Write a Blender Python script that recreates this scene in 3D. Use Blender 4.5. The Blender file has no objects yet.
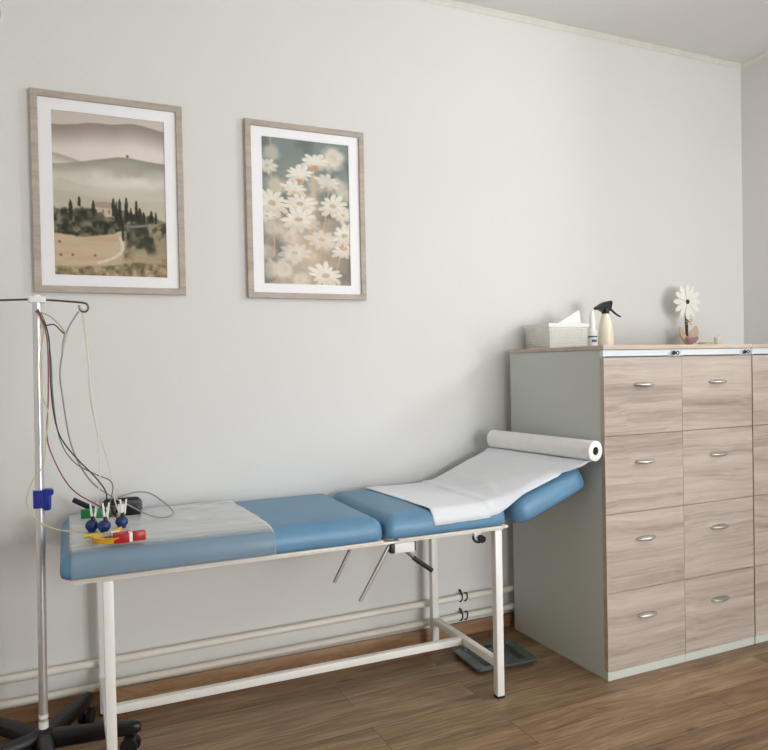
import bpy, bmesh, math, random
import numpy as np
from mathutils import Vector, Matrix, noise

random.seed(7)
C = bpy.context.scene.collection
SC = bpy.context.scene
PI = math.pi

# ------------------------------------------------------------------ helpers
def lin(c):
    return tuple(((x/255)/12.92 if x/255 <= .04045 else ((x/255+.055)/1.055)**2.4) for x in c) + (1.0,)

class MB:
    """collects shapes; build() links them as ONE mesh object"""
    def __init__(s): s.bm = bmesh.new()
    def box(s, c, size, bev=0, rot=None, seg=2):
        g = bmesh.ops.create_cube(s.bm, size=1)
        vs = g['verts']
        bmesh.ops.scale(s.bm, vec=size, verts=vs)
        if bev:
            es = list({e for v in vs for e in v.link_edges})
            r = bmesh.ops.bevel(s.bm, geom=es, offset=bev, segments=seg, affect='EDGES', profile=.5)
            vs = list({v for f in r['faces'] for v in f.verts} | {v for v in vs if v.is_valid})
        M = Matrix.Translation(c)
        if rot is not None: M = M @ rot.to_4x4()
        bmesh.ops.transform(s.bm, matrix=M, verts=vs)
        return s
    def loops(s, loops, cap0=True, cap1=True, closed=True):
        rows = [[s.bm.verts.new(p) for p in lp] for lp in loops]
        n = len(rows[0])
        for a, b in zip(rows, rows[1:]):
            for i in range(n if closed else n-1):
                j = (i+1) % n
                s.bm.faces.new((a[i], a[j], b[j], b[i]))
        if cap0: s.bm.faces.new(rows[0][::-1])
        if cap1: s.bm.faces.new(rows[-1])
        return s
    def tube(s, pts, r, seg=8, smooth=0, r1=None):
        pts = [Vector(p) for p in pts]
        if smooth: pts = catmull(pts, smooth)
        n = len(pts)
        lps = []
        t = (pts[1]-pts[0]).normalized()
        u = t.orthogonal().normalized()
        for i, p in enumerate(pts):
            a = pts[max(i-1, 0)]; b = pts[min(i+1, n-1)]
            t = (b-a).normalized()
            u = (u - t*u.dot(t)).normalized()
            v = t.cross(u)
            rr = r if r1 is None else r+(r1-r)*i/(n-1)
            lps.append([p + (u*math.cos(2*PI*k/seg)+v*math.sin(2*PI*k/seg))*rr for k in range(seg)])
        return s.loops(lps)
    def cyl(s, p0, p1, r0, r1=None, seg=20):
        return s.tube([p0, p1], r0, seg, 0, r0 if r1 is None else r1)
    def lathe(s, prof, c=(0,0,0), seg=24, M=None):
        lps = []
        for r, z in prof:
            lp = [Vector((r*math.cos(2*PI*k/seg), r*math.sin(2*PI*k/seg), z)) for k in range(seg)]
            if M is not None: lp = [M @ p for p in lp]
            lps.append([p+Vector(c) for p in lp])
        return s.loops(lps)
    def ell(s, c, rad, M=None, seg=16):
        g = bmesh.ops.create_uvsphere(s.bm, u_segments=seg, v_segments=max(8, seg//2), radius=1)
        vs = g['verts']
        T = Matrix.Translation(c) @ (M.to_4x4() if M is not None else Matrix()) @ Matrix.Diagonal((*rad, 1))
        bmesh.ops.transform(s.bm, matrix=T, verts=vs)
        return s
    def rstack(s, w, d, layers, r=.02, c=(0,0,0), M=None, k=6, cap0=True, cap1=True):
        """stack of rounded rectangles: layers = (inset, z)"""
        lps = []
        for ins, z in layers:
            hw, hd = w/2-ins, d/2-ins
            rr = max(min(r-ins*.6, hw*.99, hd*.99), .0004)
            lp = []
            for q, (sx, sy) in enumerate(((1,1),(-1,1),(-1,-1),(1,-1))):
                for i in range(k):
                    a = PI/2*(q + i/(k-1))
                    p = Vector((sx*(hw-rr)+rr*math.cos(a), sy*(hd-rr)+rr*math.sin(a), z))
                    if M is not None: p = M @ p
                    lp.append(p+Vector(c))
            lps.append(lp)
        return s.loops(lps, cap0, cap1)
    def grid(s, f, nu, nv):
        V = [[s.bm.verts.new(f(i/nu, j/nv)) for j in range(nv+1)] for i in range(nu+1)]
        for i in range(nu):
            for j in range(nv):
                s.bm.faces.new((V[i][j], V[i+1][j], V[i+1][j+1], V[i][j+1]))
        return s
    def build(s, name, m, parent=None, smooth=True, origin=None, ang=35, solid=0):
        bmesh.ops.recalc_face_normals(s.bm, faces=s.bm.faces[:])
        if origin is not None:
            bmesh.ops.translate(s.bm, vec=-Vector(origin), verts=s.bm.verts[:])
        me = bpy.data.meshes.new(name); 
        if smooth:
            for f in s.bm.faces: f.smooth = True
            lim = math.radians(ang)
            for e in s.bm.edges:
                if len(e.link_faces) == 2 and e.calc_face_angle(0) > lim: e.smooth = False
        s.bm.to_mesh(me); s.bm.free()
        o = bpy.data.objects.new(name, me); C.objects.link(o)
        me.materials.append(m)
        if parent: o.parent = parent
        if origin is not None: o.location = origin
        if solid:
            md = o.modifiers.new('thickness', 'SOLIDIFY'); md.thickness = solid; md.offset = 0
        return o

def catmull(P, n):
    out = []
    for i in range(len(P)-1):
        p0 = P[max(i-1,0)]; p1 = P[i]; p2 = P[i+1]; p3 = P[min(i+2,len(P)-1)]
        for k in range(n):
            t = k/n
            out.append(.5*((2*p1)+(p2-p0)*t+(2*p0-5*p1+4*p2-p3)*t*t+(3*p1-p0-3*p2+p3)*t**3))
    out.append(P[-1]); return out

def tag(o, label=None, cat=None, group=None, kind=None):
    if label: o['label'] = label
    if cat: o['category'] = cat
    if group: o['group'] = group
    if kind: o['kind'] = kind
    return o
def thing(name, label, cat, loc=(0,0,0), rz=0, group=None):
    o = bpy.data.objects.new(name, None); C.objects.link(o)
    o.location = loc; o.rotation_euler = (0,0,rz); o.empty_display_size = .05
    return tag(o, label, cat, group)
def copy_tree(o, parent=None):
    c = o.copy(); C.objects.link(c)
    if parent: c.parent = parent
    for ch in list(o.children): copy_tree(ch, c)
    return c
def rotX(a): return Matrix.Rotation(math.radians(a), 3, 'X')
def rotY(a): return Matrix.Rotation(math.radians(a), 3, 'Y')
def rotZ(a): return Matrix.Rotation(math.radians(a), 3, 'Z')

# ------------------------------------------------------------------ materials
class NT:
    def __init__(s, name):
        s.m = bpy.data.materials.new(name); s.m.use_nodes = True
        s.t = s.m.node_tree; s.p = s.t.nodes['Principled BSDF']; s.out = s.t.nodes['Material Output']
    def n(s, typ, **kw):
        o = s.t.nodes.new(typ)
        for k, v in kw.items():
            if k in o.inputs: o.inputs[k].default_value = v
            else: setattr(o, k, v)
        return o
    def l(s, a, b): s.t.links.new(a, b)
    def ramp(s, fac, stops):
        r = s.n('ShaderNodeValToRGB'); e = r.color_ramp.elements
        while len(e) < len(stops): e.new(.5)
        for x, (p, c) in zip(e, stops): x.position = p; x.color = c
        s.l(fac, r.inputs['Fac']); return r.outputs['Color']
    def bump(s, h, strength=.2, dist=.002):
        b = s.n('ShaderNodeBump', Strength=strength, Distance=dist); s.l(h, b.inputs['Height'])
        s.l(b.outputs['Normal'], s.p.inputs['Normal'])
    def coords(s, scale=(1,1,1), rnd=False):
        tc = s.n('ShaderNodeTexCoord'); mp = s.n('ShaderNodeMapping'); mp.inputs['Scale'].default_value = scale
        s.l(tc.outputs['Object'], mp.inputs['Vector'])
        if rnd:
            oi = s.n('ShaderNodeObjectInfo'); cb = s.n('ShaderNodeCombineXYZ')
            ml = s.n('ShaderNodeMath', operation='MULTIPLY'); ml.inputs[1].default_value = 37
            s.l(oi.outputs['Random'], ml.inputs[0])
            for k in 'XYZ': s.l(ml.outputs[0], cb.inputs[k])
            s.l(cb.outputs[0], mp.inputs['Location'])
        return mp.outputs[0]

def mat(name, rgb, rough=.5, metal=0, var=.04, scale=20, bump=0, bscale=200, bdist=.001, spec=.5, coat=0, sheen=0, sss=0):
    t = NT(name); c = lin(rgb)
    p = t.p; p.inputs['Roughness'].default_value = rough; p.inputs['Metallic'].default_value = metal
    p.inputs['Specular IOR Level'].default_value = spec; p.inputs['Coat Weight'].default_value = coat
    p.inputs['Sheen Weight'].default_value = sheen
    co = t.coords()
    nz = t.n('ShaderNodeTexNoise', Scale=scale, Detail=4.0); t.l(co, nz.inputs['Vector'])
    a = tuple(max(0, x*(1-var)) for x in c[:3])+(1,); b = tuple(min(1, x*(1+var)) for x in c[:3])+(1,)
    t.l(t.ramp(nz.outputs['Fac'], [(.3,a),(.7,b)]), p.inputs['Base Color'])
    if bump:
        n2 = t.n('ShaderNodeTexNoise', Scale=bscale, Detail=3.0); t.l(co, n2.inputs['Vector'])
        t.bump(n2.outputs['Fac'], bump, bdist)
    return t.m

def wood(name, dark, mid, light, freq=16, lenf=.9, rough=.5, rnd=True, warp=.06, axis='x', bump=.08):
    t = NT(name); t.p.inputs['Roughness'].default_value = rough
    co = t.coords((1,1,1), rnd)
    sp = t.n('ShaderNodeSeparateXYZ'); t.l(co, sp.inputs[0])
    wn = t.n('ShaderNodeTexNoise', Scale=3.0, Detail=2.0); t.l(co, wn.inputs['Vector'])
    sub = t.n('ShaderNodeMath', operation='SUBTRACT'); sub.inputs[1].default_value = .5; t.l(wn.outputs['Fac'], sub.inputs[0])
    ml = t.n('ShaderNodeMath', operation='MULTIPLY'); ml.inputs[1].default_value = warp*2; t.l(sub.outputs[0], ml.inputs[0])
    def sc(out, k, add=None):
        a = out
        if add is not None:
            q = t.n('ShaderNodeMath', operation='ADD'); t.l(out, q.inputs[0]); t.l(add, q.inputs[1]); a = q.outputs[0]
        q = t.n('ShaderNodeMath', operation='MULTIPLY'); t.l(a, q.inputs[0]); q.inputs[1].default_value = k
        return q.outputs[0]
    cb = t.n('ShaderNodeCombineXYZ')
    long_, a1, a2 = {'x':('X','Y','Z'),'y':('Y','X','Z'),'z':('Z','X','Y')}[axis]
    t.l(sc(sp.outputs[long_], lenf), cb.inputs[0])
    t.l(sc(sp.outputs[a1], freq, ml.outputs[0]), cb.inputs[1])
    t.l(sc(sp.outputs[a2], freq, ml.outputs[0]), cb.inputs[2])
    n1 = t.n('ShaderNodeTexNoise', Scale=1.0, Detail=5.0, Roughness=.6, Distortion=.4); t.l(cb.outputs[0], n1.inputs['Vector'])
    n2 = t.n('ShaderNodeTexNoise', Scale=6.0, Detail=3.0); t.l(cb.outputs[0], n2.inputs['Vector'])
    mx = t.n('ShaderNodeMix', data_type='FLOAT'); mx.inputs[0].default_value = .28
    t.l(n1.outputs['Fac'], mx.inputs[2]); t.l(n2.outputs['Fac'], mx.inputs[3])
    t.l(t.ramp(mx.outputs[0], [(.3,lin(dark)),(.48,lin(mid)),(.68,lin(light))]), t.p.inputs['Base Color'])
    if bump: t.bump(n2.outputs['Fac'], bump, .0006)
    return t.m

def mat_wall(name, rgb, bump=.15):
    t = NT(name); p = t.p; p.inputs['Roughness'].default_value = .75; p.inputs['Specular IOR Level'].default_value = .25
    co = t.coords()
    nz = t.n('ShaderNodeTexNoise', Scale=1.3, Detail=5.0); t.l(co, nz.inputs['Vector'])
    c = lin(rgb)
    t.l(t.ramp(nz.outputs['Fac'], [(.3,tuple(x*.975 for x in c[:3])+(1,)),(.7,c)]), p.inputs['Base Color'])
    n2 = t.n('ShaderNodeTexNoise', Scale=55.0, Detail=4.0); t.l(co, n2.inputs['Vector'])
    n3 = t.n('ShaderNodeTexNoise', Scale=5.0, Detail=3.0); t.l(co, n3.inputs['Vector'])
    ad = t.n('ShaderNodeMath', operation='MULTIPLY_ADD'); t.l(n3.outputs['Fac'], ad.inputs[0]); ad.inputs[1].default_value = 2.0
    t.l(n2.outputs['Fac'], ad.inputs[2])
    t.bump(ad.outputs[0], bump, .003)
    return t.m

def mat_floor():
    t = NT('oak_planks'); p = t.p; p.inputs['Roughness'].default_value = .42; p.inputs['Specular IOR Level'].default_value = .4
    co = t.coords()
    br = t.n('ShaderNodeTexBrick'); br.offset = .37; br.offset_frequency = 2; br.squash = 1
    br.inputs['Scale'].default_value = 1; br.inputs['Mortar Size'].default_value = .0009; br.inputs['Mortar Smooth'].default_value = .1
    br.inputs['Brick Width'].default_value = 1.22; br.inputs['Row Height'].default_value = .172
    br.inputs['Color1'].default_value = (0,0,0,1); br.inputs['Color2'].default_value = (1,1,1,1); br.inputs['Mortar'].default_value = (.5,.5,.5,1)
    br.inputs['Bias'].default_value = 0
    mp = t.n('ShaderNodeMapping'); mp.inputs['Location'].default_value = (.52,.085,0)
    t.l(co, mp.inputs['Vector']); t.l(mp.outputs[0], br.inputs['Vector'])
    rb = t.n('ShaderNodeRGBToBW'); t.l(br.outputs['Color'], rb.inputs[0])
    sp = t.n('ShaderNodeSeparateXYZ'); t.l(co, sp.inputs[0])
    def mth(op, a, b):
        q = t.n('ShaderNodeMath', operation=op)
        for i, x in enumerate((a, b)):
            if isinstance(x, (int, float)): q.inputs[i].default_value = x
            else: t.l(x, q.inputs[i])
        return q.outputs[0]
    wn = t.n('ShaderNodeTexNoise', Scale=2.5, Detail=2.0); t.l(co, wn.inputs['Vector'])
    wy = mth('ADD', sp.outputs['Y'], mth('MULTIPLY', mth('SUBTRACT', wn.outputs['Fac'], .5), .05))
    cb = t.n('ShaderNodeCombineXYZ')
    t.l(mth('MULTIPLY', sp.outputs['X'], 1.6), cb.inputs[0]); t.l(mth('MULTIPLY', wy, 22), cb.inputs[1]); t.l(mth('MULTIPLY', rb.outputs[0], 40), cb.inputs[2])
    n1 = t.n('ShaderNodeTexNoise', Scale=1.0, Detail=6.0, Roughness=.62, Distortion=.5); t.l(cb.outputs[0], n1.inputs['Vector'])
    n2 = t.n('ShaderNodeTexNoise', Scale=5.0, Detail=3.0); t.l(cb.outputs[0], n2.inputs['Vector'])
    f = mth('ADD', mth('MULTIPLY', n1.outputs['Fac'], .62), mth('MULTIPLY', n2.outputs['Fac'], .38))
    f = mth('ADD', f, mth('MULTIPLY', mth('SUBTRACT', rb.outputs[0], .5), .13))
    # knots
    c2 = t.n('ShaderNodeCombineXYZ'); t.l(mth('MULTIPLY', sp.outputs['X'], 1.0), c2.inputs[0]); t.l(mth('MULTIPLY', wy, 2.6), c2.inputs[1])
    vo = t.n('ShaderNodeTexVoronoi', Scale=2.3, Randomness=1.0); t.l(c2.outputs[0], vo.inputs['Vector'])
    kn = t.ramp(vo.outputs['Distance'], [(.0,(1,1,1,1)),(.035,(.8,.8,.8,1)),(.1,(0,0,0,1))])
    f = mth('SUBTRACT', f, mth('MULTIPLY', kn, .22))
    col = t.ramp(f, [(.27,lin(FL[0])),(.42,lin(FL[1])),(.55,lin(FL[2])),(.70,lin(FL[3]))])
    mx = t.n('ShaderNodeMix', data_type='RGBA'); t.l(br.outputs['Fac'], mx.inputs[0]); t.l(col, mx.inputs[6]); mx.inputs[7].default_value = lin((62,45,32))
    t.l(mx.outputs[2], p.inputs['Base Color'])
    t.bump(mth('SUBTRACT', mth('MULTIPLY', n2.outputs['Fac'], .3), br.outputs['Fac']), .25, .0008)
    return t.m
FL = [(74,55,40),(116,91,67),(141,114,86),(172,146,115)]

def mat_clear(name, tint=(255,255,255), dens=.06, rough=.05, gloss=.5, edge=1.0, glow=1.45):
    """thin clear sheet: transparent seen square on, more film-like at a slant"""
    t = NT(name); t.p.inputs['Base Color'].default_value = lin(tint); t.p.inputs['Roughness'].default_value = rough
    t.p.inputs['Specular IOR Level'].default_value = gloss
    tr = t.n('ShaderNodeBsdfTransparent'); lw = t.n('ShaderNodeLayerWeight', Blend=.5)
    mr = t.n('ShaderNodeMapRange'); mr.inputs['From Min'].default_value = .3; mr.inputs['From Max'].default_value = .85; mr.inputs['To Min'].default_value = dens; mr.inputs['To Max'].default_value = edge
    t.l(lw.outputs['Facing'], mr.inputs['Value'])
    ms = t.n('ShaderNodeMixShader'); t.l(mr.outputs[0], ms.inputs[0]); t.l(tr.outputs[0], ms.inputs[1]); t.l(t.p.outputs[0], ms.inputs[2])
    t.l(ms.outputs[0], t.out.inputs['Surface'])
    return t.m

def mat_pane(name):
    t = NT(name); tr = t.n('ShaderNodeBsdfTransparent'); gl = t.n('ShaderNodeBsdfGlossy', Roughness=.03)
    fr = t.n('ShaderNodeFresnel', IOR=1.12)
    ms = t.n('ShaderNodeMixShader'); t.l(fr.outputs[0], ms.inputs[0]); t.l(tr.outputs[0], ms.inputs[1]); t.l(gl.outputs[0], ms.inputs[2])
    t.l(ms.outputs[0], t.out.inputs['Surface']); return t.m

def mat_attr(name):
    t = NT(name); a = t.n('ShaderNodeAttribute'); a.attribute_name = 'ink'
    t.l(a.outputs['Color'], t.p.inputs['Base Color']); t.p.inputs['Roughness'].default_value = .6
    t.p.inputs['Specular IOR Level'].default_value = .2
    return t.m

M = {}
M['wall'] = mat_wall('wall_plaster', (226,225,222)); M['wall_far'] = mat_wall('wall_plaster_bounce', (240,239,236))  # unseen left and front walls made lighter to bounce more light
M['ceiling'] = mat_wall('ceiling_paint', (226,226,223), .05)
M['trim'] = mat('white_trim', (222,221,214), .5)
M['floor'] = mat_floor()
M['skirt'] = wood('oak_skirting', (120,88,60), (158,122,88), (184,148,110), 22, 1.2, .45, False)
M['front'] = wood('grey_ash_laminate', (138,123,113), (176,162,151), (199,187,176), 20, .55, .42, warp=.025)
M['edgeband'] = wood('taupe_edge_band', (168,148,130), (186,166,147), (200,182,163), 8, 1, .5, False)
M['top'] = wood('worktop_laminate', (170,154,138), (192,177,160), (206,192,176), 12, 1, .45, False)
M['cabgrey'] = mat('grey_painted_steel', (198,202,195), .45, 0, .015, 3)
M['cabwhite'] = mat('pale_lock_rail', (214,219,222), .45, .0, .01)
M['dark'] = mat('dark_gap', (46,44,42), .6)
M['chrome'] = mat('brushed_nickel', (190,188,184), .36, 1, .03)
M['steel'] = mat('polished_steel_tube', (214,214,213), .34, .75, .02)
M['wire_steel'] = mat('dull_steel_wire', (120,116,110), .35, 1, .02)
M['vinyl'] = mat('blue_vinyl', (94,140,172), .42, 0, .05, 9, .12, 350, .0006, .5)
M['whitemetal'] = mat('white_enamel_steel', (238,237,232), .35, 0, .01)
M['board'] = mat('cream_pad_board', (224,216,204), .5, 0, .02)
M['blackplastic'] = mat('black_plastic', (13,13,14), .42, 0, .1)
M['blackrubber'] = mat('black_rubber', (20,20,20), .6, 0, .1)
M['paper'] = mat('crepe_paper', (240,240,238), .85, 0, .015, 30, .3, 260, .0008, .2)
M['sheetpaper'] = mat_clear('thin_crepe_paper', (238,241,246), .86, .9, .1, 1.0)
M['card'] = mat('cardboard_core', (128,124,124), .8)
M['whiteplastic'] = mat('white_plastic', (240,239,234), .4, 0, .01)
M['blueplastic'] = mat('blue_plastic', (22,44,142), .35, 0, .05)
M['cream'] = mat('cream_plastic', (242,232,212), .35, 0, .02)
M['framewood'] = wood('limed_oak_frame', (160,148,136), (180,169,157), (196,186,174), 30, 2, .55, False)
M['mat_board'] = mat('white_mat_board', (250,250,252), .8, 0, .005)
M['print'] = mat_attr('printed_poster')
M['glass'] = mat_pane('framing_glass')
M['pipe'] = mat('cream_pipe_paint', (238,234,222), .35, 0, .02, 6)
M['bracket'] = mat('dark_clip_steel', (70,66,60), .4, .8)
M['film'] = mat_clear('clear_film', (216,219,218), .12, .3, .6, .95)
M['scaleglass'] = mat('smoked_glass', (72,84,81), .12, 0, .04, 5)
M['scaledark'] = mat('scale_metal_strip', (52,58,57), .3, .4)
M['red'] = mat('red_plastic', (176,24,32), .35, 0, .05)
M['yellow'] = mat('yellow_plastic', (226,170,38), .4, 0, .05)
M['green'] = mat('green_plastic', (28,128,62), .4, 0, .05)
M['bluerubber'] = mat('blue_rubber', (28,52,110), .38, 0, .08)
M['greyplastic'] = mat('grey_plastic', (112,112,114), .3, 0, .04)
M['teal'] = mat('teal_print', (28,110,130), .5)
M['navy'] = mat('navy_print', (70,90,150), .5)
M['petal'] = mat('painted_wood_white', (240,238,232), .7)
M['brownwood'] = mat('dark_brown_wood', (70,46,32), .7, 0, .15, 40)
M['tanwood'] = mat('pale_plywood', (208,186,158), .65, 0, .08, 30)
M['twine'] = mat('jute_twine', (176,146,108), .9, 0, .15, 200)
M['pink'] = mat('dusty_pink_felt', (184,140,148), .9, 0, .1, 60)
M['wax'] = mat('white_wax', (240,236,226), .4)

def wire_mat(name, rgb): return mat(name, rgb, .45, 0, .02)

# ------------------------------------------------------------------ room
XL, XR, YF, ZC = -3.3, 1.634, -4.7, 2.92
def struct(mb, name, m, **k):
    o = mb.build(name, m, **k); o['kind'] = 'structure'; return o
W = .15
struct(MB().box(((XL+XR)/2,(YF)/2,-.05),(XR-XL+2*W,-YF+2*W,.1)), 'floor', M['floor'], smooth=False)
struct(MB().box(((XL+XR)/2,(YF)/2,ZC+.05),(XR-XL+2*W,-YF+2*W,.1)), 'ceiling', M['ceiling'], smooth=False)
struct(MB().box(((XL+XR)/2,W/2,ZC/2),(XR-XL+2*W,W,ZC)), 'wall_back', M['wall'], smooth=False)
FX0, FX1, FZ0, FZ1 = -.35, 1.45, .25, 2.05
wr = MB(); yc = YF-W/2
wr.box(((XL-W+FX0)/2,yc,ZC/2),(FX0-XL+W,W,ZC)); wr.box(((FX1+XR+W)/2,yc,ZC/2),(XR+W-FX1,W,ZC))
wr.box(((FX0+FX1)/2,yc,FZ0/2),(FX1-FX0,W,FZ0)); wr.box(((FX0+FX1)/2,yc,(FZ1+ZC)/2),(FX1-FX0,W,ZC-FZ1))
struct(wr, 'wall_front', M['wall_far'], smooth=False)
struct(MB().box((XL-W/2,YF/2,ZC/2),(W,-YF,ZC)), 'wall_left', M['wall_far'], smooth=False)
WY0, WY1, WZ0, WZ1 = -2.16, -1.68, 2.0, 2.6
wr = MB(); xc = XR+W/2
wr.box((xc,(WY1)/2,ZC/2),(W,-WY1,ZC)); wr.box((xc,(YF+WY0)/2,ZC/2),(W,WY0-YF,ZC))
wr.box((xc,(WY0+WY1)/2,WZ0/2),(W,WY1-WY0,WZ0)); wr.box((xc,(WY0+WY1)/2,(WZ1+ZC)/2),(W,WY1-WY0,ZC-WZ1))
struct(wr, 'wall_right', M['wall'], smooth=False)
wf = MB(); wx = XR+.09
for z in (WZ0+.03, WZ1-.03): wf.box((wx,(WY0+WY1)/2,z),(.07,WY1-WY0,.06),.006)
for y in (WY0+.03, (WY0+WY1)/2, WY1-.03): wf.box((wx,y,(WZ0+WZ1)/2),(.068,.08 if abs(y-(WY0+WY1)/2)<.1 else .06,WZ1-WZ0-.12),.006)
wo = struct(wf, 'window_1', M['whitemetal'])
MB().box((wx,(WY0+WY1)/2,(WZ0+WZ1)/2),(.006,WY1-WY0-.1,WZ1-WZ0-.1)).build('pane', M['glass'], wo, False)
wf = MB(); wy = YF-.09
for z in (FZ0+.03, FZ1-.03): wf.box(((FX0+FX1)/2,wy,z),(FX1-FX0,.07,.06),.006)
for x in (FX0+.03, (FX0+FX1)/2, FX1-.03): wf.box((x,wy,(FZ0+FZ1)/2),(.06,.068,FZ1-FZ0-.12),.006)
wo = struct(wf, 'window_2', M['whitemetal'])
MB().box(((FX0+FX1)/2,wy,(FZ0+FZ1)/2),(FX1-FX0-.1,.006,FZ1-FZ0-.1)).build('pane', M['glass'], wo, False)
# skirting
bb = MB().box(((XL+XR)/2,-.007,.031),(XR-XL,.014,.062),.003); struct(bb,'baseboard_back',M['skirt'])
bb = MB().box((XR-.007,YF/2,.031),(.014,-YF-.04,.062),.003); struct(bb,'baseboard_right',M['skirt'])
# cove between walls and ceiling
def cove(p0, p1, inward, name):
    p0, p1, n = Vector(p0), Vector(p1), Vector(inward)
    prof = [(0,0),(0,-.021),(.004,-.023),(.008,-.017),(.016,-.009),(.022,-.004),(.021,0)]
    mb = MB(); mb.loops([[p+n*a+Vector((0,0,b)) for a, b in prof] for p in (p0,p1)])
    return struct(mb, name, M['trim'])
cove((XL,0,ZC),(XR,0,ZC),(0,-1,0),'trim_1')
cove((XR,-.001,ZC),(XR,YF,ZC),(-1,0,0),'trim_2')

# heating pipes along the wall
def pipe(z0, z1, label, group):
    t = thing('heating_pipe', label, 'pipe', (-1.0,-.03,z0), 0, group)
    def zz(x): return z0+(z1-z0)*(x+2.15)/2.1
    pts = [(x+1.0,0,zz(x)-z0) for x in (XL+.01,-2.15,-1.2,-.05,XR-.01)]
    MB().tube(pts,.0143,16).build('tube', M['pipe'], t)
    for x in (-.265,):
        b = MB(); z = zz(x)-z0
        for dx in (-.012,.014):
            b.tube([(x+1+dx+.004*math.sin(a),.0155*math.cos(a),z+.0175*math.sin(a)) for a in [2*PI*i/20 for i in range(21)]],.0034,6)
        b.cyl((x+1,.012,z+.016),(x+1,.029,z+.026),.005,seg=8)
        b.build('clip', M['bracket'], t)['label'] = 'dark steel double ring clip'
    return t
pipe(.176,.186,'upper cream heating pipe running along the wall behind the bed','heating pipes')
pipe(.087,.099,'lower cream heating pipe just above the oak skirting board','heating pipes')

# ------------------------------------------------------------------ framed pictures
def fbm(X, Y, seed, octv=4, sx=4, sy=4):
    """value noise on arrays"""
    rng = np.random.RandomState(seed); out = np.zeros_like(X); amp = 1; tot = 0
    for o in range(octv):
        g = rng.rand(64,64); x = X*sx*2**o; y = Y*sy*2**o
        x0 = np.floor(x).astype(int); y0 = np.floor(y).astype(int); fx = x-x0; fy = y-y0
        fx = fx*fx*(3-2*fx); fy = fy*fy*(3-2*fy)
        a = g[x0%64,y0%64]; b = g[(x0+1)%64,y0%64]; c = g[x0%64,(y0+1)%64]; d = g[(x0+1)%64,(y0+1)%64]
        out += amp*((a*(1-fx)+b*fx)*(1-fy)+(c*(1-fx)+d*fx)*fy); tot += amp; amp *= .5
    return out/tot
def over(img, m, col):
    m = np.clip(m,0,1)[...,None]; img[:] = img*(1-m)+np.array(col,float)*m
def sst(a, b, x):
    t = np.clip((x-a)/(b-a),0,1); return t*t*(3-2*t)

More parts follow.
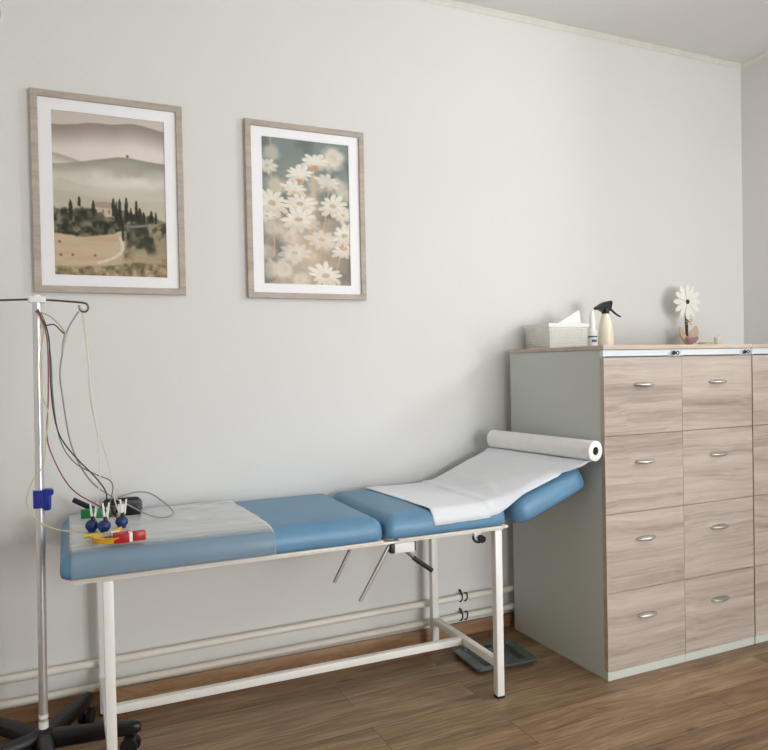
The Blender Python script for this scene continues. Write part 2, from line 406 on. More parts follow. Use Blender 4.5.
def art_valley(U, V):
    asp = 1.47; Y = V*asp
    img = np.zeros(U.shape+(3,)); img[:] = (212,203,192)
    n = fbm(U,Y,1,4,3,3); nf = fbm(U,Y,31,4,10,10)
    def curve(us, vs): 
        c = np.interp(U, us, vs); 
        for d in (.03,.06): c = (c+np.interp(U-d, us, vs)+np.interp(U+d, us, vs))/3
        return c
    r1 = curve((0,.15,.38,.5,.72,.85,1),(.09,.085,.05,.062,.032,.05,.068))+.006*(fbm(U,U*0,2,3,9,1)-.5)
    t = sst(0,.17,V-r1); c = np.stack([160+72*t,149+75*t,139+77*t],-1)
    m = sst(-.003,.004,V-r1)[...,None]; img[:] = img*(1-m)+c*m
    r2 = curve((0,.12,.3,.5),(.255,.275,.31,.33)); t = sst(0,.06,V-r2); c = np.stack([186+36*t,182+34*t,170+38*t],-1)
    m = (sst(-.006,.006,V-r2)*sst(.5,.2,U))[...,None]; img[:] = img*(1-m)+c*m
    r3 = curve((0,.15,.3,.5,.62,.8,1),(.325,.315,.29,.262,.245,.262,.272)); t = sst(0,.10,V-r3); c = np.stack([160+58*t,156+55*t,143+57*t],-1)
    m = (sst(-.003,.007,V-r3)*(.75+.25*sst(.1,.5,U)))[...,None]; img[:] = img*(1-m)+c*m
    over(img, .5*sst(.07,.02,np.abs(V-.335-.02*np.sin(U*4)))*sst(.35,.6,U), (150,148,134))
    over(img, sst(.016,.009,np.hypot((U-.655),(Y-.243*asp))), (112,106,94))
    for y0, am, ph, al, col in [(.385,.012,3,.7,(214,209,196)),(.43,.012,5,.55,(196,192,176)),(.465,.02,2,.8,(212,206,191)),(.505,.015,4,.6,(196,190,170)),(.555,.01,1,.6,(204,196,176))]:
        r = y0+am*np.sin(U*6+ph)+.04*(n-.5); over(img, sst(-.008,.014,V-r)*al, col)
    over(img, .55*sst(.10,.0,np.abs(V-.42+.03*U))*sst(.3,.7,fbm(U,Y,9,4,4,7)), (244,240,232))
    over(img, sst(.725,.74,V+.02*(n-.5)), (211,191,163))
    over(img, .5*sst(.725,.75,V)*sst(.4,.75,fbm(U,Y,4,4,3,22)), (196,168,130))
    # tree belt with broken foliage
    bel = curve((0,.06,.2,.3,.42,.55,.7,.85,1),(.60,.585,.60,.575,.61,.58,.60,.615,.65))+.05*(nf-.5)
    bot = curve((0,.2,.4,.5,.58,.62,.75,1),(.745,.75,.745,.735,.72,.70,.72,.70))+.03*(nf-.5)
    m = sst(-.010,.010,V-bel)*sst(.010,-.010,V-bot); tx = fbm(U,Y,7,5,20,20)
    over(img, m, (92,90,74)); over(img, m*sst(.48,.72,tx)*.85, (146,140,116)); over(img, m*sst(.5,.32,tx)*.85, (50,52,44))
    h = sst(.372,.38,U)*sst(.55,.542,U)*sst(.548,.555,V-.05*np.abs(U-.45))*sst(.635,.625,V); over(img, h, (208,192,172))
    h = sst(.35,.365,U)*sst(.565,.55,U)*sst(.532,.54,V-.07*np.abs(U-.45))*sst(.572,.562,V-.02*U); over(img, h, (176,158,142))
    over(img, sst(.05,.03,np.hypot((U-.40),(Y-.63*asp)))*.9, (98,94,76))
    for hx in (.43,.48): over(img, .8*sst(.010,.006,np.abs(U-hx))*sst(.014,.009,np.abs(V-.598)), (128,110,96))
    for cx, top, bt, w in [(.15,.535,.66,.024),(.225,.515,.57,.018),(.345,.53,.62,.018),(.52,.51,.62,.02),(.545,.53,.66,.018),(.575,.51,.68,.024),(.635,.50,.67,.024),(.675,.565,.67,.02),(.725,.515,.67,.022),(.755,.56,.67,.024),(.79,.585,.67,.022),(.86,.575,.645,.024),(.90,.58,.65,.014),(.60,.64,.77,.014),(.69,.60,.67,.02)]:
        t = np.clip((V-top)/(bt-top),0,1); ww = w*np.sqrt(np.clip(t*1.5,0,1))*(1-.25*t)*(.65+.7*fbm(U,Y,11,2,40,40))
        over(img, .93*sst(.006,-.006,np.abs(U-cx)-ww)*sst(top-.002,top+.002,V)*sst(bt+.01,bt,V), (54,53,47))
    # shrub bank on the right
    m = sst(.60,.66,U+.25*(V-.8)+.1*(n-.5))*sst(.655,.675,V+.02*nf)*sst(.93,.84,V-.1*(U-.6)+.05*(n-.5)); tx = fbm(U,Y,12,5,13,13)
    over(img, m*.92, (92,90,74)); over(img, m*sst(.47,.7,tx)*.85, (176,164,136)); over(img, m*sst(.5,.3,tx)*.8, (54,55,46))
    over(img, .8*sst(.74,.80,U+.1*(n-.5))*sst(.67,.69,V)*sst(.80,.75,V)*sst(.6,.45,tx), (66,66,54))
    over(img, sst(.62,.7,U)*sst(.83,.87,V+.03*(nf-.5))*sst(.96,.9,V)*.75, (204,180,146))
    over(img, .7*sst(.62,.7,U)*sst(.86,.88,V)*sst(.95,.9,V)*sst(.5,.7,tx), (150,132,102))
    over(img, .7*sst(.012,.004,np.abs(V-(.655+.03*(1-U)/.35)))*sst(.64,.68,U)*sst(.86,.8,U), (168,168,170))
    P = [(.57,.755),(.592,.79),(.595,.825),(.57,.855),(.52,.88),(.45,.90),(.38,.915)]
    for (u0,v0),(u1,v1) in zip(P,P[1:]):
        px, py = u1-u0, (v1-v0)*asp; L = px*px+py*py
        tt = np.clip(((U-u0)*px+(Y-v0*asp)*py)/L,0,1); d = np.hypot(U-u0-tt*px, Y-v0*asp-tt*py)
        over(img, sst(.017,.009,d)*.8, (230,221,208))
    for bx, bv in ((.06,.875),(.16,.873),(.35,.872),(.05,.795)):
        over(img, sst(.016,.010,np.hypot(U-bx,Y-bv*asp)), (150,122,92))
    tx = fbm(U,Y,14,5,26,26); m = sst(.915,.94,V-.02*np.sin(U*5+.5)+.03*(n-.5))
    over(img, m*.9, (146,132,102)); over(img, m*sst(.5,.72,tx), (192,174,138)); over(img, m*sst(.48,.3,tx)*.7, (100,90,68))
    return img

def art_daisies(U, V):
    asp = 1.6; Y = V*asp; n = fbm(U,Y,21,4,2.5,2.5); n2 = fbm(U,Y,22,4,4,4); n3 = fbm(U,Y,23,4,14,14); n4 = fbm(U,Y,24,3,30,30)
    img = np.zeros(U.shape+(3,)); t = sst(.15,.75,V+.4*(n-.5))[...,None]
    img[:] = np.array((136,148,142))*(1-t)+np.array((184,168,150))*t
    over(img, .8*sst(.48,.7,n2)*sst(.1,.5,V), (206,194,176)); over(img, .6*sst(.5,.28,n2), (104,110,104))
    over(img, .6*sst(.75,1,U)*sst(.5,.85,V), (124,122,116))
    for (x,y,r,a) in [(.12,.11,.15,.6),(.82,.10,.2,.95),(.74,.16,.14,.7),(.15,.33,.16,.6),(.88,.30,.16,.7),(.95,.36,.12,.6),(.62,.30,.16,.6),(.3,.68,.16,.7),(.12,.62,.16,.65),(.36,.8,.15,.9),(.22,.89,.18,.9),(.45,.55,.16,.6),(.7,.7,.18,.7),(.92,.5,.13,.8),(.1,.9,.15,.55),(.4,.97,.16,.85),(.58,.16,.14,.5),(.55,.42,.14,.6),(.05,.78,.12,.5),(.55,.8,.12,.5)]:
        d = np.hypot(U-x,(Y-y*asp)*1.15)+.10*(n3-.5)+.06*(n2-.5); over(img, a*sst(r*.95,r*.3,d), (232,223,209)); over(img, .4*a*sst(r*.35,r*.1,d), (200,182,150))
    def stem(u0,v0,u1,v1,w=.007,a=.75,c=(214,186,152)):
        px,py = u1-u0,(v1-v0)*asp; L = px*px+py*py; tt = np.clip(((U-u0)*px+(Y-v0*asp)*py)/L,0,1)
        d = np.hypot(U-u0-tt*px-.02*np.sin(tt*3),Y-v0*asp-tt*py); over(img, a*sst(w*1.7,w*.4,d), c)
    for s_ in [(.58,.2,.55,.66,.010),(.57,.6,.6,.92,.011),(.75,.34,.64,.7,.009),(.66,.65,.58,.95,.009),(.43,.28,.56,.9,.006),(.42,.6,.5,.95,.009),(.08,.5,.12,.8,.007),(.1,.0,.1,.3,.006),(.88,.78,.76,.95,.010),(.5,.4,.52,.8,.006)]: stem(*s_)
    def daisy(x,y,r,sq,np_,cc,a=1.,seed=0,cr=.28,up=0):
        dx = U-x; dy = (Y-y*asp)/sq; d = np.hypot(dx,dy); th = np.arctan2(dy,dx)+.25*(n3-.5)
        lob = np.abs(np.cos(np_*.5*th+seed))**.7
        pet = r*(.58+.44*lob)*(1+.16*np.sin(2*th+seed*2)+.12*np.sin(5*th+seed))
        m = a*sst(.022,-.014,d-pet)
        over(img, m, (240,235,224)); over(img, m*.6*sst(.55,.15,lob)*sst(.3*r,.8*r,d), (188,180,164)); over(img, m*.3*sst(.45,.7,n4), (214,206,190))
        over(img, .45*m*sst(.0,r*.7,dy), (206,192,172))
        dc = np.hypot(dx,(Y-(y+up*r/asp)*asp)/(sq*.8))+.03*(n4-.5); over(img, a*.85*sst(cr*r*1.2,cr*r*.5,dc), cc)
    O = (212,150,106); T = (196,176,140)
    daisy(.6,.14,.14,.66,9,O,1,1,.4,.5); daisy(.42,.235,.16,.55,10,O,1,2,.36,.5); daisy(.36,.34,.14,.6,9,(220,190,156),.95,3,.3,.3)
    daisy(.74,.275,.14,.6,9,(222,184,148),.8,3,.3,.6)
    daisy(.42,.44,.18,.6,11,T,.95,4); daisy(.4,.55,.19,.72,11,T,1,5); daisy(.11,.45,.18,.8,11,T,.95,6); daisy(.06,.2,.1,.9,9,T,.85,7)
    daisy(.8,.44,.16,.75,10,T,.95,8); daisy(.93,.645,.14,.9,10,T,1,2); daisy(.7,.93,.19,.72,12,T,1,3); daisy(.35,.78,.16,.7,10,T,.6,1)
    daisy(.92,.76,.13,.6,9,(214,164,126),.9,1,.4,-.3); daisy(.66,.68,.16,.7,9,T,.6,4); daisy(.92,.5,.11,.7,9,T,.8,5); daisy(.05,.54,.1,.5,9,T,.8,5); daisy(.55,.57,.1,.6,9,T,.5,2)
    return img

def picture(name, label, loc, w, h, fw, mar_x, mar_t, mar_b, art, partlabel):
    t = thing(name, label, 'picture', loc)              # centre on the wall, local x right, z up, -y out
    R = Matrix(((1,0,0),(0,0,-1),(0,1,0)))               # stack axis -> -y
    R = Matrix(((1,0,0),(0,0,-1),(0,1,0)))
    mb = MB()
    prof = [(fw,.006),(.0,.006),(0,.019),(.002,.021),(fw-.002,.021),(fw,.019),(fw,.006)]
    lps = []
    for ins, d in prof:
        hw, hh = w/2-ins, h/2-ins
        lps.append([(hw,-d,hh),(-hw,-d,hh),(-hw,-d,-hh),(hw,-d,-hh)])
    mb.loops(lps, False, False).build('frame', M['framewood'], t, False)
    iw, ih = w-2*fw, h-2*fw
    MB().box((0,-.0035,0),(w-.01,.005,h-.01)).build('backing', M['mat_board'], t, False)
    pw, ph = iw-2*mar_x, ih-mar_t-mar_b; zc = (mar_b-mar_t)/2
    mb = MB(); lps = []
    for dw, d in ((0,.0102),(0,.0122)):
        lps.append([(iw/2+.001,-d,ih/2+.001),(-iw/2-.001,-d,ih/2+.001),(-iw/2-.001,-d,-ih/2-.001),(iw/2+.001,-d,-ih/2-.001)])
    lps.append([(pw/2,-.0122,zc+ph/2),(-pw/2,-.0122,zc+ph/2),(-pw/2,-.0122,zc-ph/2),(pw/2,-.0122,zc-ph/2)])
    lps.append([(pw/2-.001,-.0102,zc+ph/2-.001),(-pw/2+.001,-.0102,zc+ph/2-.001),(-pw/2+.001,-.0102,zc-ph/2+.001),(pw/2-.001,-.0102,zc-ph/2+.001)])
    mb.loops(lps, False, False).build('mat', M['mat_board'], t, False)
    nx, nz = 190, 280
    xs, zs = np.meshgrid(np.linspace(0,1,nx), np.linspace(0,1,nz))
    img = np.clip(art(xs, zs),0,255)/255; lc = np.where(img<=.04045, img/12.92, ((img+.055)/1.055)**2.4)
    me = bpy.data.meshes.new('print')
    co = np.stack([(xs-.5)*(pw+.004), np.full_like(xs,-.0085), (.5-zs)*(ph+.004)+zc],-1).reshape(-1,3)
    idx = np.arange(nx*nz).reshape(nz,nx); fa = np.stack([idx[:-1,:-1],idx[1:,:-1],idx[1:,1:],idx[:-1,1:]],-1).reshape(-1,4)
    me.from_pydata(co.tolist(),[],fa.tolist())
    at = me.color_attributes.new('ink','FLOAT_COLOR','POINT')
    at.data.foreach_set('color', np.concatenate([lc.reshape(-1,3), np.ones((nx*nz,1))],1).astype(np.float32).ravel())
    o = bpy.data.objects.new('print', me); C.objects.link(o); me.materials.append(M['print']); o.parent = t; o['label'] = partlabel
    MB().box((0,-.0155,0),(iw+.002,.002,ih+.002)).build('glass', M['glass'], t, False)
    return t
picture('framed_picture','pale wood framed landscape of misty hills with dark cypress trees',(-1.7415,0,1.9135),.532,.731,.025,.043,.041,.041,art_valley,'misty valley print with cypresses and a farmhouse')
picture('framed_picture','pale wood framed photograph of white daisies on thin stems',(-.9705,0,1.9042),.519,.723,.024,.045,.037,.037,art_daisies,'soft print of white daisies')

# ------------------------------------------------------------------ filing cabinets
CW, YFR, YBK, H = .4127, -.6911, -.0532, 1.32
def drawer(parent, z0, z1):
    d = MB().box((CW/2,YFR+.010,(z0+z1)/2),(CW-.002,.020,z1-z0),.0012).build('drawer', M['front'], parent, False, origin=(CW/2,YFR+.010,(z0+z1)/2))
    h = MB()
    n = 16
    def f(u, v):
        x = (u-.5)*.104; s = math.sqrt(max(0,1-(2*u-1)**2)); a = PI*v
        return (x, -.010-.022*s*math.sin(a)*(1 if v<1 else 1), .0088*s*math.cos(a)-.003*s*math.sin(a))
    h.grid(f, 24, 10)
    hb = h.build('handle', M['chrome'], d, True, solid=.0016); hb.location = (-.004, 0, .046)
    hb['label'] = 'satin nickel shell pull'
    return d
def cabinet(x, label):
    t = thing('filing_cabinet', label, 'cabinet', (x,0,0), 0, 'four drawer filing cabinets')
    b = MB()
    b.box((CW/2,(YFR+.022+YBK)/2,.6515),(CW-.001,(YBK-YFR-.022),1.303),.0015)
    b.build('body', M['cabgrey'], t, False)
    MB().box((CW/2,YFR+.013,1.2895),(CW-.001,.018,.026),.001).build('lock_rail', M['cabwhite'], t, False)
    MB().box((CW/2,YFR+.012,.017),(CW-.001,.020,.034),.001).build('plinth', M['cabgrey'], t, False)
    MB().box((CW/2-.03,YFR+.003,1.2755),(CW-.09,.004,.003)).build('gap_shade_strip', M['dark'], t, False)  # solid dark strip paints the shade of the gap below the rail
    for k in range(4): drawer(t, .036+k*.3093, .036+k*.3093+.3075)
    MB().box((.0022,YFR+.0105,.6545),(.004,.0208,1.236)).build('edge_band', M['edgeband'], t, False)
    lk = MB().cyl((CW-.045,YFR+.006,1.287),(CW-.045,YFR-.006,1.287),.008,seg=16).build('lock', M['chrome'], t)
    k = MB().box((CW-.045,YFR-.010,1.287),(.003,.012,.008),.0005)
    for s in (-1,1):
        pts = [(CW-.045+s*(.010+.0075*math.cos(a)),YFR-.012,1.287+.0065*math.sin(a)) for a in [2*PI*i/14 for i in range(15)]]
        k.tube(pts,.0024,6)
    k.build('key', M['dark'], lk)
    return t
cabinet(0,'leftmost grey filing cabinet with four wood grain drawers, next to the bed')
cabinet(CW,'middle filing cabinet with four wood grain drawers, between two others')
cabinet(2*CW+.005,'rightmost filing cabinet, mostly cut off, nearest the right wall')
def worktop(x0, x1, label):
    o = MB().box(((x0+x1)/2,(YFR-.003+YBK)/2,1.3122),(x1-x0,YBK-YFR+.003,.0170),.0012).build('worktop',M['top'],None,False,origin=((x0+x1)/2,(YFR+YBK)/2,1.3))
    return tag(o,label,'worktop','worktops on the cabinets')
worktop(-.003,2*CW+.001,'long pale wood worktop over the left and middle cabinets')
worktop(2*CW+.004,3*CW+.01,'short pale wood worktop over the rightmost cabinet')
ZT = 1.3208

# ------------------------------------------------------------------ on the cabinets
def basket():
    bx0, bx1, by0, by1, hh = .107, .318, -.215, -.045, .115
    t = thing('basket','white plastic lattice basket standing on the cabinet worktop','basket',((bx0+bx1)/2,(by0+by1)/2,ZT))
    w, d = bx1-bx0, by1-by0
    def wallpt(side, s, z):   # flare slightly
        e = .008*z/hh
        if side == 0: return Vector((-w/2-e+s*(w+2*e), -d/2-e, z))
        if side == 1: return Vector((w/2+e, -d/2-e+s*(d+2*e), z))
        if side == 2: return Vector((w/2+e-s*(w+2*e), d/2+e, z))
        return Vector((-w/2-e, d/2+e-s*(d+2*e), z))
    lat = MB()
    rows = 8
    for side in range(4):
        n = 15 if side%2 == 0 else 11
        skip = side in (1,3)
        for i in range(n+1):
            lat.tube([wallpt(side,i/n,.003),wallpt(side,i/n,hh*(.62 if skip and .28<i/n<.72 else .86))],.0028,5)
        for r in range(rows+1):
            z = .004+r*(hh*.84)/rows
            if skip and z > hh*.64:
                lat.tube([wallpt(side,0,z),wallpt(side,.27,z)],.0026,5); lat.tube([wallpt(side,.73,z),wallpt(side,1,z)],.0026,5)
            else: lat.tube([wallpt(side,0,z),wallpt(side,1,z)],.0026,5)
        if skip: lat.tube([wallpt(side,.27,hh*.64),wallpt(side,.73,hh*.64)],.0035,6)
    lat.build('lattice', M['whiteplastic'], t)
    MB().rstack(w,d,[(0,.0005),(0,.004)],.004).build('base', M['whiteplastic'], t, False)
    r = MB()
    e = .008
    for z0, z1 in ((hh*.86,hh),):
        lo = [[Vector((sx*(w/2+o_),sy*(d/2+o_),z)) for sx,sy in ((1,1),(-1,1),(-1,-1),(1,-1))] for o_,z in ((e-.003,z0),(e+.002,z0),(e+.004,z1),(e-.003,z1),(e-.003,z0))]
        r.loops(lo, False, False)
    r.build('rim', M['whiteplastic'], t, False)
    c = ((bx0+bx1)/2,(by0+by1)/2)
    # contents: packs standing in the basket
    p = MB().rstack(.15,.012,[(.004,0),(0,.003),(0,.132),(.004,.135)],.004,(0,0,0),rotY(0))
    o = MB()
    pr = [(-.105,.0),(.078,.0),(.078,.168),(.07,.172),(-.105,.085)]
    o.loops([[(x,y,z) for x,z in pr] for y in (-.006,.006)]).build('tmp', M['paper'], None, False)
    q = bpy.data.objects['tmp']; q.name = 'paper_pack'; q.location = (c[0]+.018, c[1]-.058, ZT+.006); q.rotation_euler = (math.radians(-3),0,0)
    tag(q,'white slanted pack of paper sticking up out of the lattice basket','paper pack')
    p.bm.free()
    for i,(dx,dy,hz,lab) in enumerate([(-.045,.025,.110,'folded white cloth lying in the left end of the lattice basket')]):
        k = MB().rstack(.10,.09,[(.01,0),(0,.012),(.0,hz-.012),(.012,hz),(.03,hz+.004)],.02).build('folded_cloth', M['paper'], None)
        k.location = (c[0]+dx, c[1]+dy, ZT+.006); tag(k, lab, 'cloth')
    return t
basket()

t = thing('dropper_bottle','small white bottle with a teal band beside the spray bottle','bottle',(.368,-.20,ZT))
MB().lathe([(.0,0),(.021,0),(.0225,.003),(.0225,.075),(.021,.082),(.0145,.090),(.0145,.094)],seg=24).build('body', M['whiteplastic'], t)
MB().lathe([(.0,.094),(.0155,.094),(.0150,.12),(.0095,.168),(.006,.177),(0,.178)],seg=20).build('cap', M['whiteplastic'], t)
MB().lathe([(.0226,.050),(.0229,.050),(.0229,.057),(.0226,.057)],seg=24).build('band', M['teal'], t)['label'] = 'teal band'
lb = MB()
for k,(a,z,hh,wd) in enumerate([(-132,.034,.013,.004),(-120,.035,.012,.005),(-106,.033,.013,.006),(-92,.034,.012,.004),(-80,.034,.012,.005)]):
    a = math.radians(a); lb.box((.0229*math.cos(a),.0229*math.sin(a),z),(.0006,wd,hh),.0002,rotZ(math.degrees(a)))
lb.build('label_print', M['navy'], t)['label'] = 'blurred blue lettering'

t = thing('spray_bottle','cream spray bottle with black trigger on the cabinet worktop','spray bottle',(.449,-.20,ZT))
MB().lathe([(0,0),(.033,0),(.036,.004),(.0365,.03),(.034,.08),(.028,.12),(.021,.145),(.0165,.157),(.0165,.163),(0,.163)],seg=28).build('body', M['cream'], t)
MB().lathe([(0,.163),(.0185,.163),(.0185,.180),(.0165,.184),(.013,.192),(0,.192)],seg=24).build('collar', M['blackplastic'], t)
hd = MB()
hd.loops([[(x,s*wy,z) for x,z in [(-.058,.183),(-.040,.181),(-.016,.172),(.018,.176),(.030,.190),(.036,.219),(.028,.226),(-.004,.220),(-.034,.208),(-.060,.193)]] for s,wy in ((-1,.006),(-1,.0105),(1,.0105),(1,.006))])
hd.cyl((-.056,0,.1875),(-.066,0,.1865),.0065,seg=12)
hd.build('spray_head', M['blackplastic'], t)
MB().tube([(.020,0,.19),(.036,0,.182),(.055,0,.168),(.075,0,.157),(.092,0,.150)],.0062,8,3,.0042).build('trigger', M['blackplastic'], t)

t = thing('flower_ornament','wooden daisy ornament with white petals standing on a little base','ornament',(1.085,-.10,ZT))
fl = MB(); zc = .24
for k in range(12):
    a = 2*PI*k/12; rr = .056
    Mx = rotY(-math.degrees(a))
    c0 = Vector((rr*math.cos(a),-.004 if k%2 else -.001,zc+rr*math.sin(a)))
    prof = [(-.048,.003),(-.022,.008),(.0,.0138),(.016,.0142),(.030,.010),(.040,.001)]
    pts = [(x,y) for x,y in prof]+[(x,-y) for x,y in prof[::-1]]
    lp = []
    for dy in (-.002,.002):
        lp.append([c0 + Mx @ Vector((x,dy,y)) for x,y in pts])
    fl.loops(lp)
fl.build('petals', M['petal'], t, False)
MB().ell((0,-.007,zc),(.0125,.006,.0125)).build('flower_centre', M['brownwood'], t)
MB().tube([(0,.004,.005),(.002,.004,.09),(-.002,.003,.16),(.001,.003,.235)],.0075,8,4).build('stem', M['brownwood'], t)
for s,hh,ww in ((-1,.115,.034),(1,.122,.060)):
    lf = MB(); pts = []
    n = 12
    for i in range(n+1): 
        v = i/n; pts.append((s*(.012+v*.045+ww*math.sin(PI*v)*(.55)), .004+hh*v*(1-.1*v)))
    for i in range(n-1,0,-1):
        v = i/n; pts.append((s*(.012+v*.045-ww*math.sin(PI*v)*(.6)), .004+hh*v*(1-.1*v)))
    dy0 = -.004 if s>0 else -.001
    lf.loops([[(x,y,z) for x,z in pts] for y in (dy0-.008,dy0-.003)]).build('leaf', M['tanwood'], t, False)
bw = MB()
bw.tube([(-.009,.004,.135),(0,-.008,.137),(.010,.004,.135),(0,.013,.135),(-.009,.004,.135)],.0022,6,5)
for s in (-1,1):
    bw.tube([(0,-.007,.137),(s*.012,-.012,.149),(s*.021,-.012,.144),(s*.014,-.011,.136),(0,-.008,.137)],.0018,6,4)
    bw.tube([(0,-.008,.136),(s*.010,-.011,.126),(s*.02,-.010,.119)],.0016,6,4)
bw.build('twine_bow', M['twine'], t)
MB().rstack(.07,.045,[(.001,0),(0,.002),(0,.010),(.002,.012)],.01).build('base', M['brownwood'], t, False)
b = thing('felt_bird','dusty pink felt bird perched in front of the wooden daisy','bird figure',(1.045,-.165,ZT))
MB().ell((0,0,.030),(.030,.016,.021),rotY(-18)).ell((-.026,0,.045),(.0135,.0125,.0125)).build('body', M['pink'], b)
MB().ell((.014,-.014,.040),(.021,.004,.013),rotY(-35)).build('wing', M['pink'], b)
MB().ell((.008,-.005,.014),(.015,.0145,.009)).build('belly', M['petal'], b)
MB().cyl((-.037,0,.045),(-.048,0,.042),.003,.0006,8).build('beak', M['brownwood'], b)
MB().rstack(.05,.03,[(.002,0),(0,.002),(0,.007)],.01,(0,0,0)).build('foot_plate', M['brownwood'], b, False)
tag(MB().rstack(.085,.05,[(.003,0),(0,.003),(0,.018),(.004,.022)],.012).build('wood_block', M['tanwood'], None, True), 'small pale wood block lying beside the candle','wood block').location = (1.05,-.255,ZT)
t = thing('candle','small white candle on the worktop, right of the wooden daisy','candle',(1.135,-.25,ZT))
MB().lathe([(0,0),(.016,0),(.018,.003),(.018,.046),(.016,.048),(.014,.045),(0,.0445)],seg=24).build('body', M['wax'], t)
MB().cyl((0,0,.044),(.002,0,.056),.0012,seg=6).build('wick', M['dark'], t)

# ------------------------------------------------------------------ examination bed
TH = math.radians(-.7)
BX, BY = -.4365, -.6210
L, WD, HR, HT, ZL = 1.397, .55, .6354, .648, .1415
bed = thing('examination_bed','blue padded examination bed on a white steel frame along the wall','examination bed',(BX,BY,0),TH)
S = .030
for u in (-S/2, -L+S/2):
    for v in (S/2, WD-S/2):
        lg = MB().box((u,v,.321),(S,S,.626),.0025).build('leg', M['whitemetal'], bed)
        MB().rstack(S+.002,S+.002,[(.001,0),(0,.002),(0,.008),(.001,.009)],.003,(u,v,0)).build('foot_cap', M['blackrubber'], lg)
for u in (-S/2, -L+S/2):
    MB().box((u,WD/2,ZL-.014),(S-.002,WD-2*S,S),.0025).build('cross_bar', M['whitemetal'], bed)
MB().box((-L/2,WD/2,ZL-.014),(L-2*S+.002,S-.002,S-.002),.0025).build('long_rail', M['whitemetal'], bed)
tf = MB()
for v in (.012, WD-.012): tf.box((-.734,v,.6385),(1.484,.024,.008),.002)
for u in (-1.46,-.46,-.010): tf.box((u,WD/2,.634),(.024,WD-.05,.016),.002)
tf.build('top_frame', M['whitemetal'], bed)
MB().box((-.985,WD/2,.6455),(1.0,WD+.012,.009),.002).box((-.203,WD/2,.6455),(.455,WD+.012,.009),.002).build('pad_board', M['board'], bed)
PT = .085
LAY = [(.012,0),(.003,.006),(0,.016),(0,.38*PT),(.002,.55*PT),(.008,.72*PT),(.018,.85*PT),(.032,.94*PT),(.055,.985*PT),(.10,PT),(.17,PT+.003)]
def padh(d):
    """pad surface height above its underside, d from the nearest edge"""
    tt = LAY[3:]
    if d <= 0: return tt[0][1]
    for (a,za),(b,zb) in zip(tt,tt[1:]):
        if d <= b: return za+(zb-za)*(d-a)/(b-a)
    return tt[-1][1]
PV0, PV1 = -.008, WD+.040
def pad(u0, u1, name='pad', z0=.650, parent=bed):
    return MB().rstack(u1-u0,PV1-PV0,LAY,.03,((u0+u1)/2,(PV0+PV1)/2,z0),k=8).build(name, M['vinyl'], parent, True, ang=60)
pad(-1.512,-.484,'foot_cushion'); pad(-.474,.021,'seat_cushion')
# raised head section
HA = math.radians(21.3); HL = .365; HPT = .10; HX, HZ = .075, .636
hm = Matrix.Translation((HX,0,HZ)) @ Matrix.Rotation(-HA,4,'Y')
hb = MB().rstack(HL,PV1-PV0,[(a,z*HPT/PT) for a,z in LAY],.06,(0,0,0),None,k=8)
bmesh.ops.translate(hb.bm, vec=(HL/2,(PV0+PV1)/2,0), verts=hb.bm.verts[:]); bmesh.ops.transform(hb.bm, matrix=hm, verts=hb.bm.verts[:])
hd = hb.build('head_cushion', M['vinyl'], bed, True, ang=60)
hb = MB().box((HL/2,WD/2+.03,-.006),(HL-.10,WD-.20,.010),.002); bmesh.ops.transform(hb.bm, matrix=hm, verts=hb.bm.verts[:])
hb.build('head_board', M['board'], hd)
for v in (.30, WD-.08):
    hb = MB().tube([(-.06,v,.622),(.05,v,.622),(.085,v,.630),(.085+.2*math.cos(HA),v,.630+.2*math.sin(HA))],.007,8)
    hb.build('hinge_arm', M['whitemetal'], bed)
for v in (.14, .40):
    ru = .398-.101*(v+.062)/.582; rz = .910-.0408+.0045*(v+.062)/.582
    MB().tube([(.25,v,.694),(.355,v,.735),(.402,v,.775),(.408,v,.82),(ru+.022,v,rz+.0),(ru+.004,v,rz-.007)],.0045,8,4).build('roll_holder', M['wire_steel'], bed)
# adjusting rods, bracket and lever
MB().cyl((-.446,.03,.630),(-.565,.03,.442),.0065,seg=12).cyl((-.565,.03,.442),(-.566,.03,.440),.0045,seg=12).build('adjusting_rod', M['chrome'], bed)
MB().cyl((-.468,.26,.640),(-.578,.26,.446),.0065,seg=12).build('adjusting_rod', M['chrome'], bed)
MB().box((-.398,.028,.613),(.078,.034,.036),.002).build('rod_bracket', M['whitemetal'], bed)
MB().box((-.444,.028,.612),(.014,.030,.032),.002).build('bracket_cap', M['blackplastic'], bed)
MB().box((-.357,.028,.614),(.005,.032,.034),.001).build('bracket_cap', M['blackplastic'], bed)
lv = MB().cyl((-.395,.03,.602),(-.345,.03,.558),.0055,seg=10).build('lever', M['wire_steel'], bed)
MB().tube([(-.357,.03,.568),(-.350,.03,.562),(-.29,.03,.517),(-.283,.03,.512)],.0085,12).build('grip', M['blackplastic'], lv)
kn = MB().box((-.093,.03,.620),(.03,.02,.022),.002).build('latch', M['whitemetal'], bed)
MB().cyl((-.084,.018,.609),(-.084,.0,.607),.0135,seg=18).tube([(-.084,.008,.600),(-.10,.006,.598),(-.118,.006,.608),(-.122,.006,.622)],.0045,8,3).build('latch_knob', M['blackplastic'], kn)

